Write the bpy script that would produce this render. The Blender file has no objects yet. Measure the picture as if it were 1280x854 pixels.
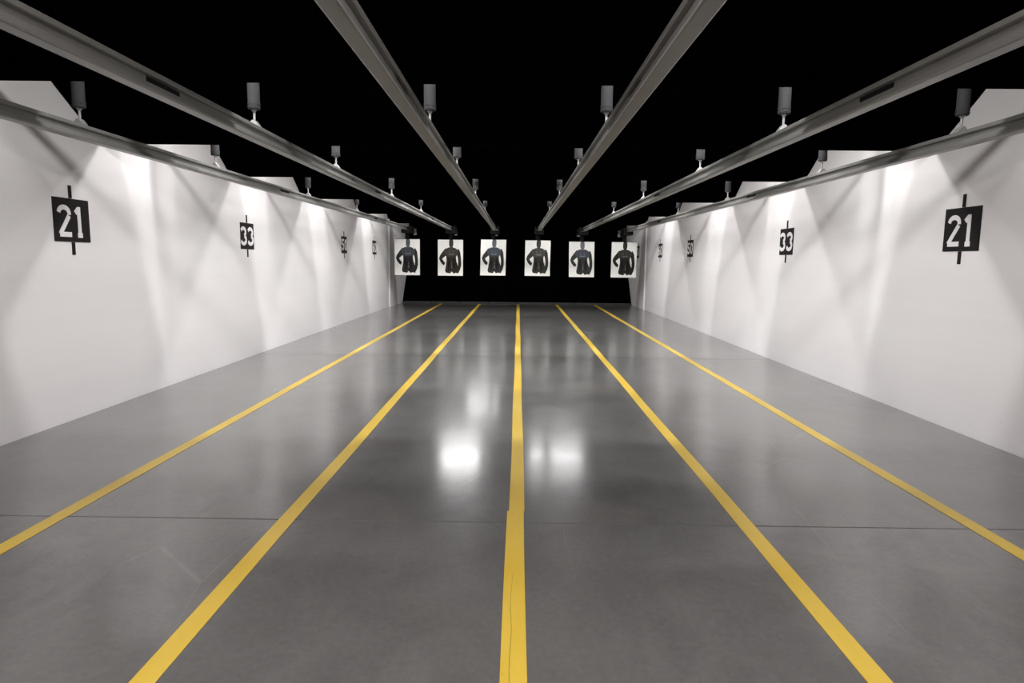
import bpy, bmesh, math, random
from mathutils import Vector, Matrix, noise
random.seed(7)
C = bpy.context.scene.collection
S = bpy.context.scene

# ------------------------------------------------------------------ camera
CAM_H = 1.4244
cam_d = bpy.data.cameras.new('camera'); cam = bpy.data.objects.new('camera', cam_d); C.objects.link(cam)
cam_d.sensor_fit = 'HORIZONTAL'; cam_d.sensor_width = 36.0; cam_d.lens = 808.15 / 1280 * 36
cam_d.clip_start = 0.05; cam_d.clip_end = 200
th, ps, ro = 0.12465, -0.00866, 0.01066
r0 = Vector((math.cos(ps), -math.sin(ps), 0)); fh = Vector((math.sin(ps), math.cos(ps), 0)); z0 = Vector((0, 0, 1))
fw = fh * math.cos(th) - z0 * math.sin(th); up0 = fh * math.sin(th) + z0 * math.cos(th)
rt = r0 * math.cos(ro) + up0 * math.sin(ro); up = up0 * math.cos(ro) - r0 * math.sin(ro)
M = Matrix((rt, up, -fw)).transposed().to_4x4(); M.translation = Vector((-0.004, 0, CAM_H))
cam.matrix_world = M
S.camera = cam

# ------------------------------------------------------------------ world, exposure
w = bpy.data.worlds.new('world'); S.world = w; w.use_nodes = True
w.node_tree.nodes['Background'].inputs[0].default_value = (0.5, 0.5, 0.5, 1)
w.node_tree.nodes['Background'].inputs[1].default_value = 0.0
S.view_settings.view_transform = 'Standard'; S.view_settings.look = 'None'
S.view_settings.gamma = 1.0; S.view_settings.use_curve_mapping = False
S.view_settings.exposure = -0.27

# light levels (watts) of the lamps built further down
P_FWD, P_BACK, P_FILL, P_LINE, P_GLINT = 80.0, 21.0, 68.0, 135.0, 26.0
COL_BAY = (1.0, 0.985, 0.985); COL_LINE = (1.0, 0.945, 0.945)

# ------------------------------------------------------------------ room measures
XL, XR, XC = -3.89, 3.80, -0.045
Y0, Y1 = -4.2, 22.9            # back of the firing line, end of the hall
ZC = 3.85                      # black ceiling
LANE = 1.2558
RAILX = tuple(i * 1.265 - .007 for i in (-2.5, -1.5, -.5, .5, 1.5, 2.5))   # at y = 0
RAILROT = .0026                # the rails run a hair to the left of the lane lines
BAFFLES = ((4.0, 2.47), (6.1, 2.46), (8.85, 2.51), (11.75, 2.485), (15.8, 2.51), (19.6, 2.50))   # bottom edge (y, z)
BSLOPE = 0.68                  # rise towards the shooter

# ------------------------------------------------------------------ materials
def new_mat(name):
    m = bpy.data.materials.new(name); m.use_nodes = True
    return m, m.node_tree, m.node_tree.nodes['Principled BSDF']
def mat(name, col, rough=0.5, metal=0.0, spec=0.5, var=0.0, scale=8.0, bump=0.0):
    m, nt, b = new_mat(name)
    b.inputs['Base Color'].default_value = (*col, 1); b.inputs['Roughness'].default_value = rough
    b.inputs['Metallic'].default_value = metal; b.inputs['Specular IOR Level'].default_value = spec
    if var or bump:
        tc = nt.nodes.new('ShaderNodeTexCoord'); n = nt.nodes.new('ShaderNodeTexNoise')
        n.inputs['Scale'].default_value = scale; n.inputs['Detail'].default_value = 6
        nt.links.new(tc.outputs['Object'], n.inputs['Vector'])
        if var:
            mx = nt.nodes.new('ShaderNodeMix'); mx.data_type = 'RGBA'
            mx.inputs[6].default_value = (*[max(0, c * (1 - var)) for c in col], 1)
            mx.inputs[7].default_value = (*[min(1, c * (1 + var)) for c in col], 1)
            nt.links.new(n.outputs['Fac'], mx.inputs[0]); nt.links.new(mx.outputs[2], b.inputs['Base Color'])
        if bump:
            bp = nt.nodes.new('ShaderNodeBump'); bp.inputs['Strength'].default_value = bump; bp.inputs['Distance'].default_value = 0.01
            nt.links.new(n.outputs['Fac'], bp.inputs['Height']); nt.links.new(bp.outputs[0], b.inputs['Normal'])
    return m
def ramp(nt, src, p0, p1, c0=(0, 0, 0, 1), c1=(1, 1, 1, 1)):
    r = nt.nodes.new('ShaderNodeValToRGB'); e = r.color_ramp.elements
    e[0].position, e[0].color, e[1].position, e[1].color = p0, c0, p1, c1
    nt.links.new(src, r.inputs[0]); return r
def tex(nt, src, scale, detail=4, stretch=(1, 1, 1), rough=0.55, dist=0.0):
    mp = nt.nodes.new('ShaderNodeMapping'); mp.inputs['Scale'].default_value = stretch
    nt.links.new(src, mp.inputs['Vector'])
    n = nt.nodes.new('ShaderNodeTexNoise'); n.inputs['Scale'].default_value = scale
    n.inputs['Detail'].default_value = detail; n.inputs['Roughness'].default_value = rough; n.inputs['Distortion'].default_value = dist
    nt.links.new(mp.outputs[0], n.inputs['Vector']); return n
def mixc(nt, fac, a, b, mode='MIX'):
    mx = nt.nodes.new('ShaderNodeMix'); mx.data_type = 'RGBA'; mx.blend_type = mode
    for v, s in ((fac, 0), (a, 6), (b, 7)):
        if hasattr(v, 'links') or hasattr(v, 'is_linked'): nt.links.new(v, mx.inputs[s])
        elif s == 0: mx.inputs[0].default_value = v
        else: mx.inputs[s].default_value = v
    return mx.outputs[2]

def floor_material():
    m, nt, b = new_mat('polished_concrete')
    tc = nt.nodes.new('ShaderNodeTexCoord'); P = tc.outputs['Object']
    big = tex(nt, P, 0.55, 5, (1, 1, 1), 0.6, 0.4)
    mid = tex(nt, P, 2.4, 9, (1, 0.8, 1), 0.68, 0.9)
    fine = tex(nt, P, 34, 6, (1, 1, 1), 0.7)
    warm = tex(nt, P, 0.8, 4, (1, 1, 1), 0.6)
    c = mixc(nt, ramp(nt, big.outputs['Fac'], .32, .7).outputs[0], (0.070, 0.069, 0.067, 1), (0.140, 0.137, 0.132, 1))
    c = mixc(nt, ramp(nt, mid.outputs['Fac'], .35, .75).outputs[0], c, (0.155, 0.151, 0.146, 1))
    wr = ramp(nt, warm.outputs['Fac'], .5, .72, (0, 0, 0, 1), (.55, .55, .55, 1))
    c = mixc(nt, wr.outputs[0], c, (0.130, 0.112, 0.096, 1))
    c = mixc(nt, 0.25, c, ramp(nt, fine.outputs['Fac'], .3, .7, (.05, .05, .05, 1), (.17, .17, .165, 1)).outputs[0])
    # long thin drag scratches
    vr = nt.nodes.new('ShaderNodeTexVoronoi'); vr.feature = 'DISTANCE_TO_EDGE'; vr.inputs['Scale'].default_value = 0.9
    mp = nt.nodes.new('ShaderNodeMapping'); mp.inputs['Rotation'].default_value = (0, 0, .6); mp.inputs['Scale'].default_value = (1.8, .35, 1)
    wob = tex(nt, P, .8, 2)
    add = nt.nodes.new('ShaderNodeVectorMath'); add.operation = 'MULTIPLY_ADD'
    nt.links.new(wob.outputs['Color'], add.inputs[0]); add.inputs[1].default_value = (.12, .12, 0); nt.links.new(P, add.inputs[2])
    nt.links.new(add.outputs[0], mp.inputs['Vector']); nt.links.new(mp.outputs[0], vr.inputs['Vector'])
    sc = ramp(nt, vr.outputs['Distance'], 0.0, 0.006, (1, 1, 1, 1), (0, 0, 0, 1))
    msk = tex(nt, P, 0.9, 3); mk = ramp(nt, msk.outputs['Fac'], .48, .62, (0, 0, 0, 1), (.22, .22, .22, 1))
    sm = nt.nodes.new('ShaderNodeMath'); sm.operation = 'MULTIPLY'
    nt.links.new(sc.outputs[0], sm.inputs[0]); nt.links.new(mk.outputs[0], sm.inputs[1])
    c = mixc(nt, sm.outputs[0], c, (0.30, 0.295, 0.285, 1))
    st = tex(nt, P, 1.1, 7, (1, .55, 1), .7, 1.6); sd = ramp(nt, st.outputs['Fac'], .60, .70, (0, 0, 0, 1), (.45, .45, .45, 1))
    c = mixc(nt, sd.outputs[0], c, (0.050, 0.048, 0.045, 1))
    nt.links.new(c, b.inputs['Base Color'])
    rr = nt.nodes.new('ShaderNodeMapRange'); nt.links.new(mid.outputs['Fac'], rr.inputs[0])
    rr.inputs[1].default_value = .3; rr.inputs[2].default_value = .75; rr.inputs[3].default_value = .13; rr.inputs[4].default_value = .20
    nt.links.new(rr.outputs[0], b.inputs['Roughness'])
    b.inputs['Specular IOR Level'].default_value = 0.5
    b.inputs['Coat Weight'].default_value = .55; b.inputs['Coat Roughness'].default_value = .34; b.inputs['Coat IOR'].default_value = 1.5   # worn sealer
    bp = nt.nodes.new('ShaderNodeBump'); bp.inputs['Strength'].default_value = 0.03; bp.inputs['Distance'].default_value = .01
    nt.links.new(tex(nt, P, 1.6, 2).outputs['Fac'], bp.inputs['Height']); nt.links.new(bp.outputs[0], b.inputs['Normal'])
    return m

def wall_material():
    m, nt, b = new_mat('painted_wall')
    tc = nt.nodes.new('ShaderNodeTexCoord'); P = tc.outputs['Object']
    big = tex(nt, P, 0.5, 4); cour = tex(nt, P, 3.0, 5, (1, .12, 3.2), .6); fine = tex(nt, P, 60, 4)
    c = mixc(nt, ramp(nt, big.outputs['Fac'], .35, .7).outputs[0], (0.80, 0.772, 0.772, 1), (0.83, 0.815, 0.812, 1))
    c = mixc(nt, ramp(nt, cour.outputs['Fac'], .3, .75, (0, 0, 0, 1), (.35, .35, .35, 1)).outputs[0], c, (0.76, 0.742, 0.740, 1))
    # scuffs and dirt rubbed on low down, with a shape of their own
    sep = nt.nodes.new('ShaderNodeSeparateXYZ'); nt.links.new(P, sep.inputs[0])
    low = nt.nodes.new('ShaderNodeMapRange'); nt.links.new(sep.outputs['Z'], low.inputs[0])
    low.inputs[1].default_value = .45; low.inputs[2].default_value = .02; low.inputs[3].default_value = 0; low.inputs[4].default_value = 1
    sct = tex(nt, P, 7, 8, (1, 1, .5), .75, 1.2); sr = ramp(nt, sct.outputs['Fac'], .64, .72, (0, 0, 0, 1), (.6, .6, .6, 1))
    mu = nt.nodes.new('ShaderNodeMath'); mu.operation = 'MULTIPLY'
    nt.links.new(low.outputs[0], mu.inputs[0]); nt.links.new(sr.outputs[0], mu.inputs[1])
    c = mixc(nt, mu.outputs[0], c, (0.30, 0.28, 0.26, 1))
    nt.links.new(c, b.inputs['Base Color'])
    b.inputs['Roughness'].default_value = .55; b.inputs['Specular IOR Level'].default_value = .25
    bp = nt.nodes.new('ShaderNodeBump'); bp.inputs['Strength'].default_value = .12; bp.inputs['Distance'].default_value = .01
    nt.links.new(cour.outputs['Fac'], bp.inputs['Height']); nt.links.new(bp.outputs[0], b.inputs['Normal'])
    return m

def tape_material():
    m, nt, b = new_mat('yellow_tape')
    tc = nt.nodes.new('ShaderNodeTexCoord'); P = tc.outputs['Object']
    a = tex(nt, P, 3, 5, (1, .25, 1)); d = tex(nt, P, 30, 5, (1, .3, 1), .7)
    c = mixc(nt, ramp(nt, a.outputs['Fac'], .35, .7).outputs[0], (0.60, 0.40, 0.030, 1), (0.70, 0.50, 0.075, 1))
    c = mixc(nt, ramp(nt, d.outputs['Fac'], .62, .75, (0, 0, 0, 1), (.35, .35, .35, 1)).outputs[0], c, (0.30, 0.19, 0.04, 1))
    nt.links.new(c, b.inputs['Base Color']); b.inputs['Roughness'].default_value = .38
    return m

MAT = dict(
    floor=floor_material(), wall=wall_material(), tape=tape_material(),
    tape_edge=mat('tape_grime', (0.16, 0.10, 0.03), .6, var=.3, scale=20),
    sub=mat('joint_filler', (0.045, 0.043, 0.04), .8),
    black=mat('black_baffle', (0.0006, 0.0006, 0.0006), .95, spec=.0),
    trap=mat('black_rubber', (0.0009, 0.0009, 0.0009), .95, spec=.0, var=.4, scale=6),
    sill=mat('trap_sill_steel', (0.05, 0.05, 0.048), .6, var=.4, scale=9),
    alu=mat('mill_aluminium', (0.235, 0.232, 0.22), .38, metal=.4, var=.12, scale=5),
    steel=mat('galvanised_steel', (0.30, 0.295, 0.29), .5, metal=.4, var=.1, scale=30),
    tube=mat('grey_painted_tube', (0.040, 0.040, 0.041), .9, spec=.05, var=.1, scale=20),
    carrier=mat('black_carrier', (0.008, 0.008, 0.008), .7, spec=.1),
    sign_black=mat('stencil_black', (0.012, 0.009, 0.010), .6, spec=.2, var=.3, scale=20),
    sign_white=mat('stencil_white', (0.80, 0.785, 0.78), .55, spec=.25),
    paper=mat('target_paper', (0.78, 0.78, 0.74), .8, spec=.1, var=.06, scale=4),
    housing=mat('lamp_housing', (0.02, 0.02, 0.02), .6),

)
def emis(name, col, strength):
    m, nt, b = new_mat(name); b.inputs['Base Color'].default_value = (.8, .8, .8, 1)
    b.inputs['Emission Color'].default_value = (*col, 1); b.inputs['Emission Strength'].default_value = strength
    return m

# ------------------------------------------------------------------ helpers
def obj(name, verts, faces, m, parent=None, loc=(0, 0, 0), smooth=False):
    me = bpy.data.meshes.new(name); me.from_pydata([tuple(v) for v in verts], [], faces); me.update()
    bm = bmesh.new(); bm.from_mesh(me); bmesh.ops.recalc_face_normals(bm, faces=bm.faces); bm.to_mesh(me); bm.free()
    if m: me.materials.append(m)
    if smooth:
        for p in me.polygons: p.use_smooth = True
    o = bpy.data.objects.new(name, me); C.objects.link(o); o.location = loc
    if parent: o.parent = parent
    return o
def tag(o, label=None, cat=None, group=None, kind=None):
    for k, v in (('label', label), ('category', cat), ('group', group), ('kind', kind)):
        if v: o[k] = v
    return o
def empty(name, loc, label, cat, group=None):
    o = bpy.data.objects.new(name, None); C.objects.link(o); o.location = loc; o.empty_display_size = .1
    return tag(o, label, cat, group)
class MB:
    def __init__(s): s.v = []; s.f = []
    def box(s, x0, x1, y0, y1, z0, z1):
        n = len(s.v)
        s.v += [(x, y, z) for z in (z0, z1) for y in (y0, y1) for x in (x0, x1)]
        s.f += [tuple(n + i for i in q) for q in ((0, 2, 3, 1), (4, 5, 7, 6), (0, 1, 5, 4), (2, 6, 7, 3), (0, 4, 6, 2), (1, 3, 7, 5))]
        return s
    def cyl(s, p0, p1, r0, r1=None, n=12):
        r1 = r0 if r1 is None else r1; p0 = Vector(p0); p1 = Vector(p1); d = (p1 - p0).normalized()
        a = d.orthogonal().normalized(); b = d.cross(a); k = len(s.v)
        for p, r in ((p0, r0), (p1, r1)):
            s.v += [tuple(p + (a * math.cos(t) + b * math.sin(t)) * r) for t in (2 * math.pi * i / n for i in range(n))]
        s.f += [(k + i, k + (i + 1) % n, k + n + (i + 1) % n, k + n + i) for i in range(n)]
        s.f += [tuple(k + i for i in range(n))[::-1], tuple(k + n + i for i in range(n))]
        return s
    def prism(s, prof, axis, a, b):           # closed 2-D outline swept along an axis
        n = len(prof); k = len(s.v)
        for t in (a, b):
            for (u, v) in prof: s.v.append({0: (t, u, v), 1: (u, t, v), 2: (u, v, t)}[axis])
        s.f += [(k + i, k + (i + 1) % n, k + n + (i + 1) % n, k + n + i) for i in range(n)]
        s.f += [tuple(k + i for i in range(n))[::-1], tuple(k + n + i for i in range(n))]
        return s
    def build(s, name, m, parent=None, loc=(0, 0, 0), bevel=0, smooth=False):
        o = obj(name, s.v, s.f, m, parent, loc, smooth)
        if bevel:
            md = o.modifiers.new('bevel', 'BEVEL'); md.width = bevel; md.segments = 2; md.limit_method = 'ANGLE'
        return o

# ------------------------------------------------------------------ structure
JOINTS = (Y0, -2.75, 3.39, 9.55, 15.7, 21.35)
fl = tag(MB().box(XL - .2, XR + .2, Y0, Y1, -.30, -.06).build('floor', MAT['sub']), kind='structure')
for a, b_ in zip(JOINTS, JOINTS[1:]):
    sl = MB().box(XL + .008, XR - .018, a + .003, b_ - .003, -.06, 0).build('slab', MAT['floor'], fl, bevel=.004)

YS = 19.45                      # the lighter end panels start here
for nm, xa, xb in (('wall_left', XL - .2, XL), ('wall_right', XR, XR + .2)):
    tag(MB().box(xa, xb, Y0, YS, -.06, ZC).build(nm, MAT['wall']), kind='structure')
for nm, xa, xb in (('wall_left_end', XL - .2, XL + .04), ('wall_right_end', XR - .04, XR + .2)):
    tag(MB().box(xa, xb, YS, Y1, -.06, ZC).build(nm, MAT['wall'], bevel=.006), kind='structure')
tag(MB().box(XL - .2, XR + .2, Y0 - .2, Y0, -.06, ZC).build('wall_back', MAT['wall']), kind='structure')
tag(MB().box(XL - .2, XR + .2, Y1, Y1 + .2, -.06, ZC).build('wall_end', MAT['trap']), kind='structure')
tag(MB().box(XL - .2, XR + .2, Y0, Y1, ZC, ZC + .15).build('ceiling', MAT['black']), kind='structure')

# bullet trap: dark rubber ramp rising to the end wall, steel sill in front of it
e = empty('bullet_trap', (XC, 21.4, 0), 'black rubber bullet trap ramp across the far end of the hall', 'bullet trap')
hw = (XR - XL) / 2 - .045
MB().prism([(0.06, -.05), (0.06, .02), (1.35, 1.45), (1.46, 1.45), (1.46, -.05)], 0, -hw, hw).build('ramp', MAT['trap'], e)
n = 8; seg = 2 * hw / n
for i in range(n):
    MB().box(-hw + i * seg + .01, -hw + (i + 1) * seg - .01, -.03, .05, 0, .055).build('sill', MAT['sill'], e, bevel=.005)

# baffles: black panels sloping down towards the targets
ordw = ('nearest', 'second', 'third', 'fourth', 'fifth', 'farthest')
for k, (by, bz) in enumerate(BAFFLES):
    e = empty('ceiling_baffle', (XC, by, bz), f'black sloping ceiling baffle over the lanes, {ordw[k]} from the camera', 'baffle', 'ceiling baffles')
    run = (ZC - .01 - bz) / BSLOPE; t = .05
    hw = (XR - XL) / 2 - .004
    npan = 6; pw = 2 * hw / npan
    for i in range(npan):
        MB().prism([(0, 0.012), (.02, .012 + t), (-run + .07, ZC - .01 - bz), (-run, ZC - .01 - bz)], 0, -hw + i * pw, -hw + (i + 1) * pw).build('panel', MAT['black'], e)
    for i in range(npan):           # strip of sound foam along the lower edge of each panel
        MB().box(-hw + i * pw, -hw + (i + 1) * pw, -.012, .016, -.006, .03).build('foam_edge', MAT['black'], e)

# ------------------------------------------------------------------ yellow lane lines
ln = ('leftmost yellow lane line, beside the left wall', 'yellow lane line between the leftmost and the middle one',
      'middle yellow lane line with a taped splice near the camera', 'yellow lane line between the middle and the rightmost one', 'rightmost yellow lane line, beside the right wall')
TW = .088
for k in range(-2, 3):
    e = empty('lane_line', (k * LANE, 0, 0), ln[k + 2], 'floor line', 'yellow lane lines on the floor')
    cuts = [-3.6, 3.55, 12.4, 21.2] if k == 0 else [-3.6, 21.2]
    for j, (a, b_) in enumerate(zip(cuts, cuts[1:])):
        dx = (-.004, .003, 0)[j] if k == 0 else 0
        hwid = TW / 2 + (.003 if (k == 0 and j == 0) else 0)
        nseg = 40; vs = []; fs = []
        for i in range(nseg + 1):
            y = a + (b_ - a) * i / nseg; wv = .0025 * math.sin(y * 1.7 + k)
            for xx in (-hwid, hwid): vs.append((dx + xx + wv, y, .0022 + (.0006 if j == 0 else 0)))
            for xx in (-hwid, hwid): vs.append((dx + xx + wv, y, 0.0002))
        for i in range(nseg):
            q = i * 4
            fs += [(q, q + 1, q + 5, q + 4), (q + 2, q, q + 4, q + 6), (q + 1, q + 3, q + 7, q + 5)]
        fs += [(0, 2, 3, 1), (nseg * 4, nseg * 4 + 1, nseg * 4 + 3, nseg * 4 + 2)]
        obj('tape', vs, fs, MAT['tape'], e)
    if k == 0:   # old seam along the near piece
        vs = []; fs = []; nn = 30
        for i in range(nn + 1):
            y = .9 + 1.9 * i / nn; x = -.018 + .003 * math.sin(i * .9); hh = .0016 * (1 - i / nn) + .0004
            vs += [(x - hh, y, .0031), (x + hh, y, .0031)]
        for i in range(nn): fs.append((2 * i, 2 * i + 1, 2 * i + 3, 2 * i + 2))
        obj('tape_crack', vs, fs, MAT['tape_edge'], e)

# ------------------------------------------------------------------ retriever rails
ZB, ZT, RW = 2.26, 2.363, .084      # underside, top, width
def rail_profile():
    h, w2 = ZT - ZB, RW / 2
    d = .026
    right = [(w2 - .012, 0), (w2 - .004, .003), (w2, .010), (w2 - .002, .034), (w2 - .005, .037), (w2 - d, .040), (w2 - d, h - .028), (w2 - .004, h - .026), (w2, h - .023), (w2, h - .003), (w2 - .003, h)]
    return right + [(-x, z) for x, z in reversed(right)]
HANG = (4.8, 6.92, 9.95, 12.95)
rl = ('far left rail running beside the left white wall', 'second rail from the left wall', 'left of the two centre rails',
      'right of the two centre rails', 'second rail from the right wall', 'far right rail running beside the right white wall')
tub = MB()
def baffle_z(y):
    z = ZC
    for by, bz in BAFFLES:
        if y < by + .01: z = min(z, bz + BSLOPE * (by - y))
    return z
track_me = None
for i, x in enumerate(RAILX):
    e = empty('retriever_rail', (x, 0, ZB), f'grey metal target retriever track, {rl[i]}', 'rail', 'target retriever rails under the ceiling')
    e.rotation_euler.z = RAILROT
    cuts = (.5, 3.55, 8.9, 14.6, 20.35)
    for a, b_ in zip(cuts, cuts[1:]):
        MB().prism(rail_profile(), 1, a, b_ - .002).build('track', MAT['alu'], e)
    for yj in cuts[1:-1]:           # splice plates on both sides of each joint
        for sg in (-1, 1):
            xo = sg * (RW / 2 - .028)
            MB().box(min(xo, xo + sg * .006), max(xo, xo + sg * .006), yj - .16, yj + .16, .044, ZT - ZB - .032).build('splice_plate', MAT['carrier'], e)
    for yh in HANG:
        top = baffle_z(yh) - .015 - ZB
        zt = ZT - ZB
        h = MB().cyl((0, yh, zt + .118), (0, yh, top), .042, n=24).build('hanger_tube', MAT['tube'], e, bevel=.004)
        for zc in (.128, .150):
            MB().cyl((0, yh, zt + zc), (0, yh, zt + zc + .010), .045, n=24).build('collar', MAT['tube'], h)
        MB().cyl((0, yh, zt + .012), (0, yh, zt + .122), .0085).cyl((0, yh, zt + .100), (0, yh, zt + .117), .010, .020).build('threaded_rod', MAT['steel'], h)
        MB().prism([(-.040, zt), (.040, zt), (.034, zt + .010), (.010, zt + .042), (-.010, zt + .042), (-.034, zt + .010)], 1, yh - .03, yh + .03).build('rail_clamp', MAT['steel'], h, bevel=.003)
    MB().box(-.036, .036, 20.20, 20.42, -.085, -.005).build('end_bracket', MAT['alu'], e, bevel=.006)

# ------------------------------------------------------------------ target carriers and paper targets
YT = 19.0
tname = ('leftmost', 'second from the left', 'third from the left', 'fourth from the left', 'second from the right', 'rightmost')
TX = (-3.25, -1.99, -.742, .551, 1.832, 3.062)
TTOP = (2.01, 2.005, 2.02, 2.01, 1.985, 1.985); TBOT = (.97, .965, .985, .985, .965, .965)
prints = (dict(shirt=(.048, .053, .062), body=(.022, .021, .021), head=(.080, .090, .097)),
          dict(shirt=(.045, .038, .033), body=(.026, .021, .017), head=(.045, .037, .031)),
          dict(shirt=(.052, .060, .074), body=(.030, .028, .025), head=(.105, .115, .122)),
          dict(shirt=(.055, .055, .050), body=(.032, .032, .026), head=(.048, .048, .042)),
          dict(shirt=(.054, .058, .076), body=(.034, .036, .032), head=(.135, .138, .150)),
          dict(shirt=(.034, .031, .026), body=(.018, .016, .013), head=(.032, .029, .024)))
# outline pieces in sheet units: x 0..1 across, y 0..1 up
def stroke(pts, ws):
    out_l, out_r = [], []
    for i, p in enumerate(pts):
        a = Vector(pts[max(i - 1, 0)]); b = Vector(pts[min(i + 1, len(pts) - 1)]); d = (b - a).normalized(); nn = Vector((-d.y, d.x))
        out_l.append(tuple(Vector(p) + nn * ws[i] / 2)); out_r.append(tuple(Vector(p) - nn * ws[i] / 2))
    return [(out_l[i], out_l[i + 1], out_r[i + 1], out_r[i]) for i in range(len(pts) - 1)]
def sub(q, nx=1):                       # quad split so it can follow the curl of the sheet
    return [q]
BODY = {
 'figure_print': stroke([(.36, .70), (.25, .61), (.13, .515), (.105, .48), (.135, .43), (.20, .365), (.27, .32)], [.17, .16, .13, .115, .11, .105, .085])
   + stroke([(.76, .71), (.825, .62), (.85, .52), (.868, .42), (.865, .30), (.84, .20), (.80, .12)], [.15, .15, .125, .115, .115, .11, .08])
   + stroke([(.53, .56), (.535, .47), (.54, .38), (.55, .28), (.56, .20), (.56, .14), (.555, .11)], [.40, .38, .40, .47, .53, .55, .54])
   + stroke([(.415, .135), (.41, .11), (.405, .075)], [.25, .24, .17]) + stroke([(.705, .135), (.71, .11), (.715, .08)], [.25, .24, .20]),
 'shirt_print': stroke([(.53, .785), (.53, .75), (.53, .70), (.53, .63), (.53, .54)], [.22, .42, .56, .54, .42]),
 'head_print': stroke([(.53, 1.0), (.53, .965), (.53, .90), (.53, .84), (.53, .80), (.53, .765)], [.13, .165, .175, .165, .115, .125]),
 'pale_print': stroke([(.42, .60), (.47, .59), (.53, .595), (.59, .59), (.65, .605)], [.015, .024, .016, .024, .015]) + stroke([(.555, .36), (.56, .2)], [.02, .028])
   + stroke([(.46, .70), (.455, .62)], [.014, .01]) + stroke([(.60, .70), (.605, .62)], [.014, .01]),
 'dark_print': stroke([(.43, .5), (.44, .33), (.42, .14)], [.05, .07, .05]) + stroke([(.65, .48), (.64, .33), (.67, .15)], [.05, .06, .05]),
}
PIECES = [('figure_print', BODY['figure_print']), ('shirt_print', BODY['shirt_print']), ('head_print', BODY['head_print']),
          ('pale_print', BODY['pale_print'][:4]), ('pale_print', BODY['pale_print'][4:5]), ('pale_print', BODY['pale_print'][5:6]), ('pale_print', BODY['pale_print'][6:7]),
          ('dark_print', BODY['dark_print'][:2]), ('dark_print', BODY['dark_print'][2:])]
for i, x in enumerate(TX):
    rx = RAILX[i] - RAILROT * YT
    c = empty('target_carrier', (rx, YT, ZB), f'black target carrier hanging on its rail above the {tname[i]} paper target', 'carrier', 'target carriers')
    MB().box(-.13, .13, -.42, .30, -.085, -.006).build('body', MAT['carrier'], c, bevel=.01)
    for sg in (-1, 1):
        MB().box(sg * .105 - .02, sg * .105 + .02, -.42, .30, -.02, .12).build('side_plate', MAT['carrier'], c, bevel=.006)
        for yy in (-.3, .2):
            MB().cyl((sg * .045, yy, .02), (sg * .088, yy, .02), .012, n=14).build('roller', MAT['steel'], c)
    xo = x - rx
    MB().box(xo - .06, xo + .06, .006, .07, TTOP[i] - ZB - .06, -.07).build('target_post', MAT['carrier'], c, bevel=.005)
    MB().box(xo - .34, xo + .34, .006, .03, TTOP[i] - ZB - .035, TTOP[i] - ZB + .012).build('clamp_bar', MAT['carrier'], c)
    h = TTOP[i] - TBOT[i]; wd = .735
    t = empty('paper_target', (x, YT, TBOT[i]), f'white paper target with printed figure, hand on hip, {tname[i]}', 'target', 'paper targets at the far end')
    rnd = random.Random(i); c1 = rnd.uniform(-.02, .02); c2 = rnd.uniform(.01, .03); tw = rnd.uniform(-.025, .025) ; sk = (0, 0, .018, .012, -.012, .012)[i]
    def bend(u, v, off=0):
        yy = -c2 * math.sin(math.pi * u) * (1 - v) - abs(c1) * (1 - v) ** 2 - abs(tw) * (u if tw > 0 else 1 - u) * (1 - v)
        return ((u - .5) * wd + sk * (v - .5), yy - off, v * h)
    nx, ny = 10, 14; vs = [bend(a / nx, b_ / ny) for b_ in range(ny + 1) for a in range(nx + 1)]; n0 = len(vs)
    vs += [(a[0], a[1] + .0015, a[2]) for a in vs]
    q = lambda a, b_: b_ * (nx + 1) + a
    fs = [(q(a, b_), q(a + 1, b_), q(a + 1, b_ + 1), q(a, b_ + 1)) for a in range(nx) for b_ in range(ny)]
    fs += [tuple(n0 + k for k in reversed(f)) for f in fs]
    rim = [q(a, 0) for a in range(nx)] + [q(nx, b_) for b_ in range(ny)] + [q(a, ny) for a in range(nx, 0, -1)] + [q(0, b_) for b_ in range(ny, 0, -1)]
    fs += [(rim[k], rim[k - 1], rim[k - 1] + n0, rim[k] + n0) for k in range(len(rim))]
    sheet = obj('sheet', vs, fs, MAT['paper'], t, smooth=False)
    pr = prints[i]; cols = {'figure_print': pr['body'], 'shirt_print': pr['shirt'], 'head_print': pr['head'],
        'pale_print': tuple(min(1, k * 2.4 + .04) for k in pr['shirt']), 'dark_print': tuple(k * .4 for k in pr['body'])}
    for li, (nm, quads) in enumerate(PIECES):
        vs = []; fs = []
        for qd in quads:
            # subdivide each quad 4 x 1 across so it hugs the curled sheet
            (a, b_, c_, d) = [Vector(k) for k in qd]; N = 4
            for s_ in range(N):
                k = len(vs)
                for (p0, p1, f_) in ((a, d, s_ / N), (b_, c_, s_ / N), (b_, c_, (s_ + 1) / N), (a, d, (s_ + 1) / N)):
                    p = p0.lerp(p1, f_); vs.append(bend(min(max(p.x, 0), 1), min(p.y, 1), .0022 + .0006 * li))
                fs.append((k, k + 1, k + 2, k + 3))
        po = obj(nm, vs, fs, bpy.data.materials.get(f'ink_{nm}_{i}') or mat(f'ink_{nm}_{i}', cols[nm], .75, spec=.15, var=.35, scale=14), sheet)

# ------------------------------------------------------------------ distance signs
def thick(pts, w):                      # polyline to quads with mitred joints
    return stroke(pts, [w] * len(pts))
def arc(cx, cy, rx, ry, a0, a1, n=9):
    return [(cx + rx * math.cos(math.radians(a0 + (a1 - a0) * k / n)), cy + ry * math.sin(math.radians(a0 + (a1 - a0) * k / n))) for k in range(n + 1)]
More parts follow.
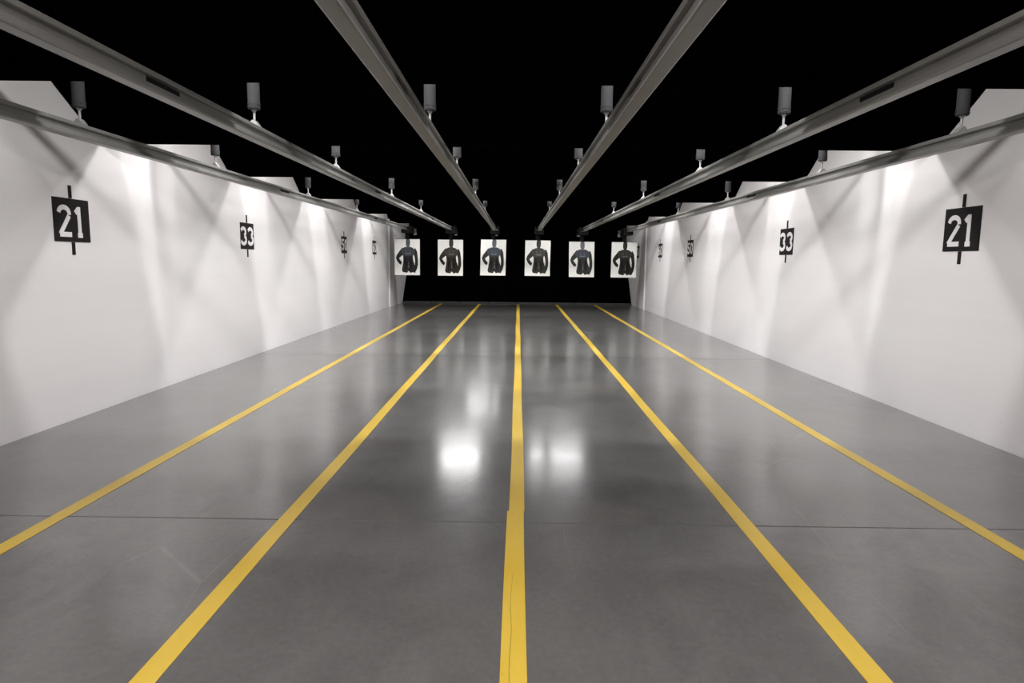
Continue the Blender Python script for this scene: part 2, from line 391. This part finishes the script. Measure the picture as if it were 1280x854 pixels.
# glyphs in a 1-wide, 2-high cell (u right, v up)
G = {
 '2': [arc(.5, 1.48, .36, .38, 175, -12), arc(.5, 1.48, .36, .38, -22, -30, 2) + [(.16, .14)], [(.14, .13), (.94, .13)]],
 '1': [[(.55, .0), (.55, 1.97)], [(.22, 1.55), (.52, 1.86)], [(.33, .11), (.77, .11)]],
 '3': [arc(.42, 1.46, .38, .42, 160, -70), arc(.42, .56, .42, .46, 70, -160), ],
 '5': [[(.86, 1.86), (.2, 1.86), (.17, 1.1)], arc(.44, .66, .40, .50, 120, -160)],
 '0': [arc(.5, 1.0, .36, .86, 96, 264, 12), arc(.5, 1.0, .36, .86, 84, -84, 12)],
 '6': [arc(.5, .58, .36, .46, -90, 270, 16), arc(.86, .75, .72, 1.12, 180, 105)],
 '7': [[(.12, 1.86), (.9, 1.86), (.38, .02)]],
}
WORD = {21: 'twenty-one', 33: 'thirty-three', 50: 'fifty', 60: 'sixty', 70: 'seventy'}
DCEN, SW, SH = -.7375, .455, .370
def make_sign(side, ft):
    txt = str(ft); y = DCEN + ft * .3048; xw = XL if side < 0 else XR
    if y > YS: xw = XL + .04 if side < 0 else XR - .04
    sd = 'left' if side < 0 else 'right'
    e = empty('distance_sign', (xw, y, 1.433), f'black {txt} foot distance marker with white {WORD[ft]} digits on the {sd} wall', 'sign', 'distance markers on the side walls')
    # the text runs with the way a viewer in the hall reads it
    def P(u, v, d): return (-side * d, -side * u, v)          # u to the reader's right, v up, d off the wall
    def plate(nm, u0, u1, v0, v1, d0, d1, m, par):
        vs = [P(u, v, d) for d in (d0, d1) for v in (v0, v1) for u in (u0, u1)]
        return obj(nm, vs, [(0, 2, 3, 1), (4, 5, 7, 6), (0, 1, 5, 4), (2, 6, 7, 3), (0, 4, 6, 2), (1, 3, 7, 5)], m, par)
    pl = plate('plate', -SW / 2, SW / 2, .112, .112 + SH, .0005, .006, MAT['sign_black'], e)
    plate('marker_line', -.02, .02, .485, .594, .0005, .005, MAT['sign_black'], e)
    plate('marker_line', -.02, .02, .0, .109, .0005, .005, MAT['sign_black'], e)
    wide = ft != 21
    gh = .265 if not wide else .245; gv = .112 + (SH - gh) / 2 + (-.008 if not wide else 0)
    cells = ((-.188, .180), (.014, .140)) if not wide else ((-.218, .200), (.018, .200))
    for ch, (u0, gw) in zip(txt, cells):
        vs = []; fs = []
        for si, pts in enumerate(G[ch]):
            sw = .042 if not wide else .050
            pp = [(u0 + a * gw, gv + b_ / 2 * gh) for a, b_ in pts]
            qs = thick(pp, sw); k = len(vs); top_d = .0082 + .0006 * si
            rows = [(q_[0], q_[3]) for q_ in qs] + [(qs[-1][1], qs[-1][2])]
            for l_, r_ in rows: vs += [P(*l_, top_d), P(*r_, top_d), P(*l_, .0058), P(*r_, .0058)]
            for j in range(len(rows) - 1):
                q_ = k + 4 * j
                fs += [(q_, q_ + 4, q_ + 5, q_ + 1), (q_ + 2, q_ + 3, q_ + 7, q_ + 6), (q_, q_ + 2, q_ + 6, q_ + 4), (q_ + 1, q_ + 5, q_ + 7, q_ + 3)]
            z_ = k + 4 * (len(rows) - 1)
            fs += [(k, k + 1, k + 3, k + 2), (z_, z_ + 2, z_ + 3, z_ + 1)]
        obj('digit', vs, fs, MAT['sign_white'], pl)
for side in (-1, 1):
    for ft in (21, 33, 50, 60, 70): make_sign(side, ft)

# ------------------------------------------------------------------ lamps
def area(name, loc, direction, sx, sy, power, col, parent, spread=180):
    ld = bpy.data.lights.new(name, 'AREA'); ld.shape = 'RECTANGLE'; ld.size = sx; ld.size_y = sy; ld.energy = power; ld.color = col; ld.spread = math.radians(spread)
    o = bpy.data.objects.new(name, ld); C.objects.link(o)
    d = Vector(direction).normalized(); zax = -d; xax = Vector((1, 0, 0)); yax = zax.cross(xax).normalized()
    mm = Matrix((xax, yax, zax)).transposed().to_4x4(); mm.translation = Vector(loc)
    o.parent = parent; o.matrix_local = mm
    return o
def flood(loc, direction, width, power, col, label, group, depth=.10, sy=.06):
    e = empty('flood_lamp', loc, label, 'lamp', group)
    d = Vector(direction).normalized(); X = Vector((1, 0, 0)); U = d.cross(X).normalized()
    def T(x, u, f): return tuple(X * x + U * u + d * f)
    hw2, hh = width / 2 + .02, sy / 2 + .03
    vs = [T(x, u, f) for f in (-depth, -.004) for u in (-hh, hh) for x in (-hw2, hw2)]
    obj('housing', vs, [(0, 2, 3, 1), (4, 5, 7, 6), (0, 1, 5, 4), (2, 6, 7, 3), (0, 4, 6, 2), (1, 3, 7, 5)], MAT['housing'], e)
    top = ZC - loc[2]
    MB().cyl(T(-width * .35, 0, -depth * .6), (-width * .35, d.y * -depth * .6, min(top, baffle_z(loc[1] - d.y * depth * .6) - loc[2]) - .01), .008).build('stem', MAT['housing'], e)
    MB().cyl(T(width * .35, 0, -depth * .6), (width * .35, d.y * -depth * .6, min(top, baffle_z(loc[1] - d.y * depth * .6) - loc[2]) - .01), .008).build('stem', MAT['housing'], e)
    area('light', tuple(d * .002), direction, width, sy, power, col, e)
    return e
def strip(loc, length, cut, power, col, label, group, face=1, width=.03, tilt=0.0, plate=.24):
    """long tube lamp lying across the lanes, shining down past an opaque side plate; cut = (y, z) direction of that plate"""
    e = empty('strip_lamp', loc, label, 'lamp', group)
    c = Vector((0, cut[0], cut[1])).normalized(); nrm = Vector((0, c.z, -c.y)); nrm = nrm if nrm.y * face > 0 else -nrm   # towards the lit side
    hl = length / 2 + .03
    def slab(nm, p, q, t):           # thin plate between two (y, z) points, t = thickness vector
        vs = [tuple(Vector((x, 0, 0)) + v + o_) for o_ in (Vector(), t) for v in (p, q) for x in (-hl, hl)]
        obj(nm, vs, [(0, 2, 3, 1), (4, 5, 7, 6), (0, 1, 5, 4), (2, 6, 7, 3), (0, 4, 6, 2), (1, 3, 7, 5)], MAT['housing'], e)
    slab('side_plate', -c * .03 - nrm * (width / 2 + .006), c * plate - nrm * (width / 2 + .006), -nrm * .006)
    MB().box(-hl, hl, -width / 2 - .004, width / 2 + .004, .006, .06).build('housing', MAT['housing'], e)
    top = min(ZC, baffle_z(loc[1])) - loc[2] - .012
    for x in (-length * .38, length * .38):
        MB().cyl((x, 0, .055), (x, 0, top), .008).build('stem', MAT['housing'], e)
    area('light', (0, 0, 0), (0, math.sin(tilt) * face, -math.cos(tilt)), length, width, power, col, e)
    return e
bayname = ('first', 'second', 'third', 'fourth', 'fifth', 'farthest')
sides = (('left', -1.50, -1), ('right', 1.41, 1))
for k in range(5):
    by, bz = BAFFLES[k]
    for s_, xx, sg in sides:
        strip((xx, by + .12, 3.12), 2.4, (.35, -.94), P_FWD, COL_BAY, f'{s_} strip lamp shining towards the targets behind the {bayname[k]} ceiling baffle', 'strip lamps above the baffles', 1, tilt=.75)
        if k > 0:
            strip((XC + sg * 1.9, by + .72, 3.28), 2.0, (-.5, .8), P_FILL, COL_BAY, f'{s_} added fill strip shining straight down behind the {bayname[k]} ceiling baffle', 'strip lamps above the baffles', -1, width=.04, plate=.05)  # added fill, lifts the dim stretches of wall between the bright wedges
            strip((XC + sg * 2.3, by + (1.22, 1.22, 1.22, 1.42, 1.22)[k], 3.38), 1.6, (-.04, -.98), P_BACK, COL_BAY, f'{s_} strip lamp shining towards the shooters behind the {bayname[k]} ceiling baffle', 'strip lamps above the baffles', -1, width=.04, tilt=.5)
    e = empty('shadow_pipe', (XC, by + .42, 2.94), f'unseen pipe added for its shadow band, crossing above the lanes behind the {bayname[k]} ceiling baffle', 'pipe', 'added shadow-casting pipes above the baffles')  # unseen pipe, put in to throw a thin shadow band on the walls
    MB().cyl((-(XR - XL) / 2 + .003, 0, 0), ((XR - XL) / 2 - .003, 0, 0), .011).build('pipe', MAT['housing'], e)
    for xx in (-2.4, 0, 2.4):
        MB().box(xx - .02, xx + .02, -.014, .014, -.014, .014).build('strap', MAT['housing'], e)
for s_, xx in (('left', -1.16), ('right', .86)):
    flood((xx, BAFFLES[3][0] + 2.05, 2.90), (0, -.98, -.25), 1.0 if s_ == 'left' else 1.15, P_GLINT * (.85 if s_ == 'left' else .65), COL_BAY, f'{s_} centre flood lamp facing the shooters behind the fourth ceiling baffle', 'centre flood lamps', sy=.42)
flood((-1.02, 18.75, 2.80), (0, -.6, -.8), .9, P_GLINT * .45, COL_BAY, 'flood lamp over the lanes just before the farthest ceiling baffle', 'centre flood lamps', sy=.12)
for s_, xx, sg in sides:
    strip((xx, .9, 3.2), 2.4, (0, -1), P_LINE, COL_LINE, f'{s_} strip lamp above the firing line', 'firing line lamps', 1, tilt=.2)
for s_, xx, sg in sides:
    strip((xx, BAFFLES[5][0] + .12, 3.12), 2.4, (.35, -.94), P_FWD * .45, COL_BAY, f'{s_} strip lamp shining into the bullet trap behind the farthest ceiling baffle', 'strip lamps above the baffles', 1, tilt=.75)
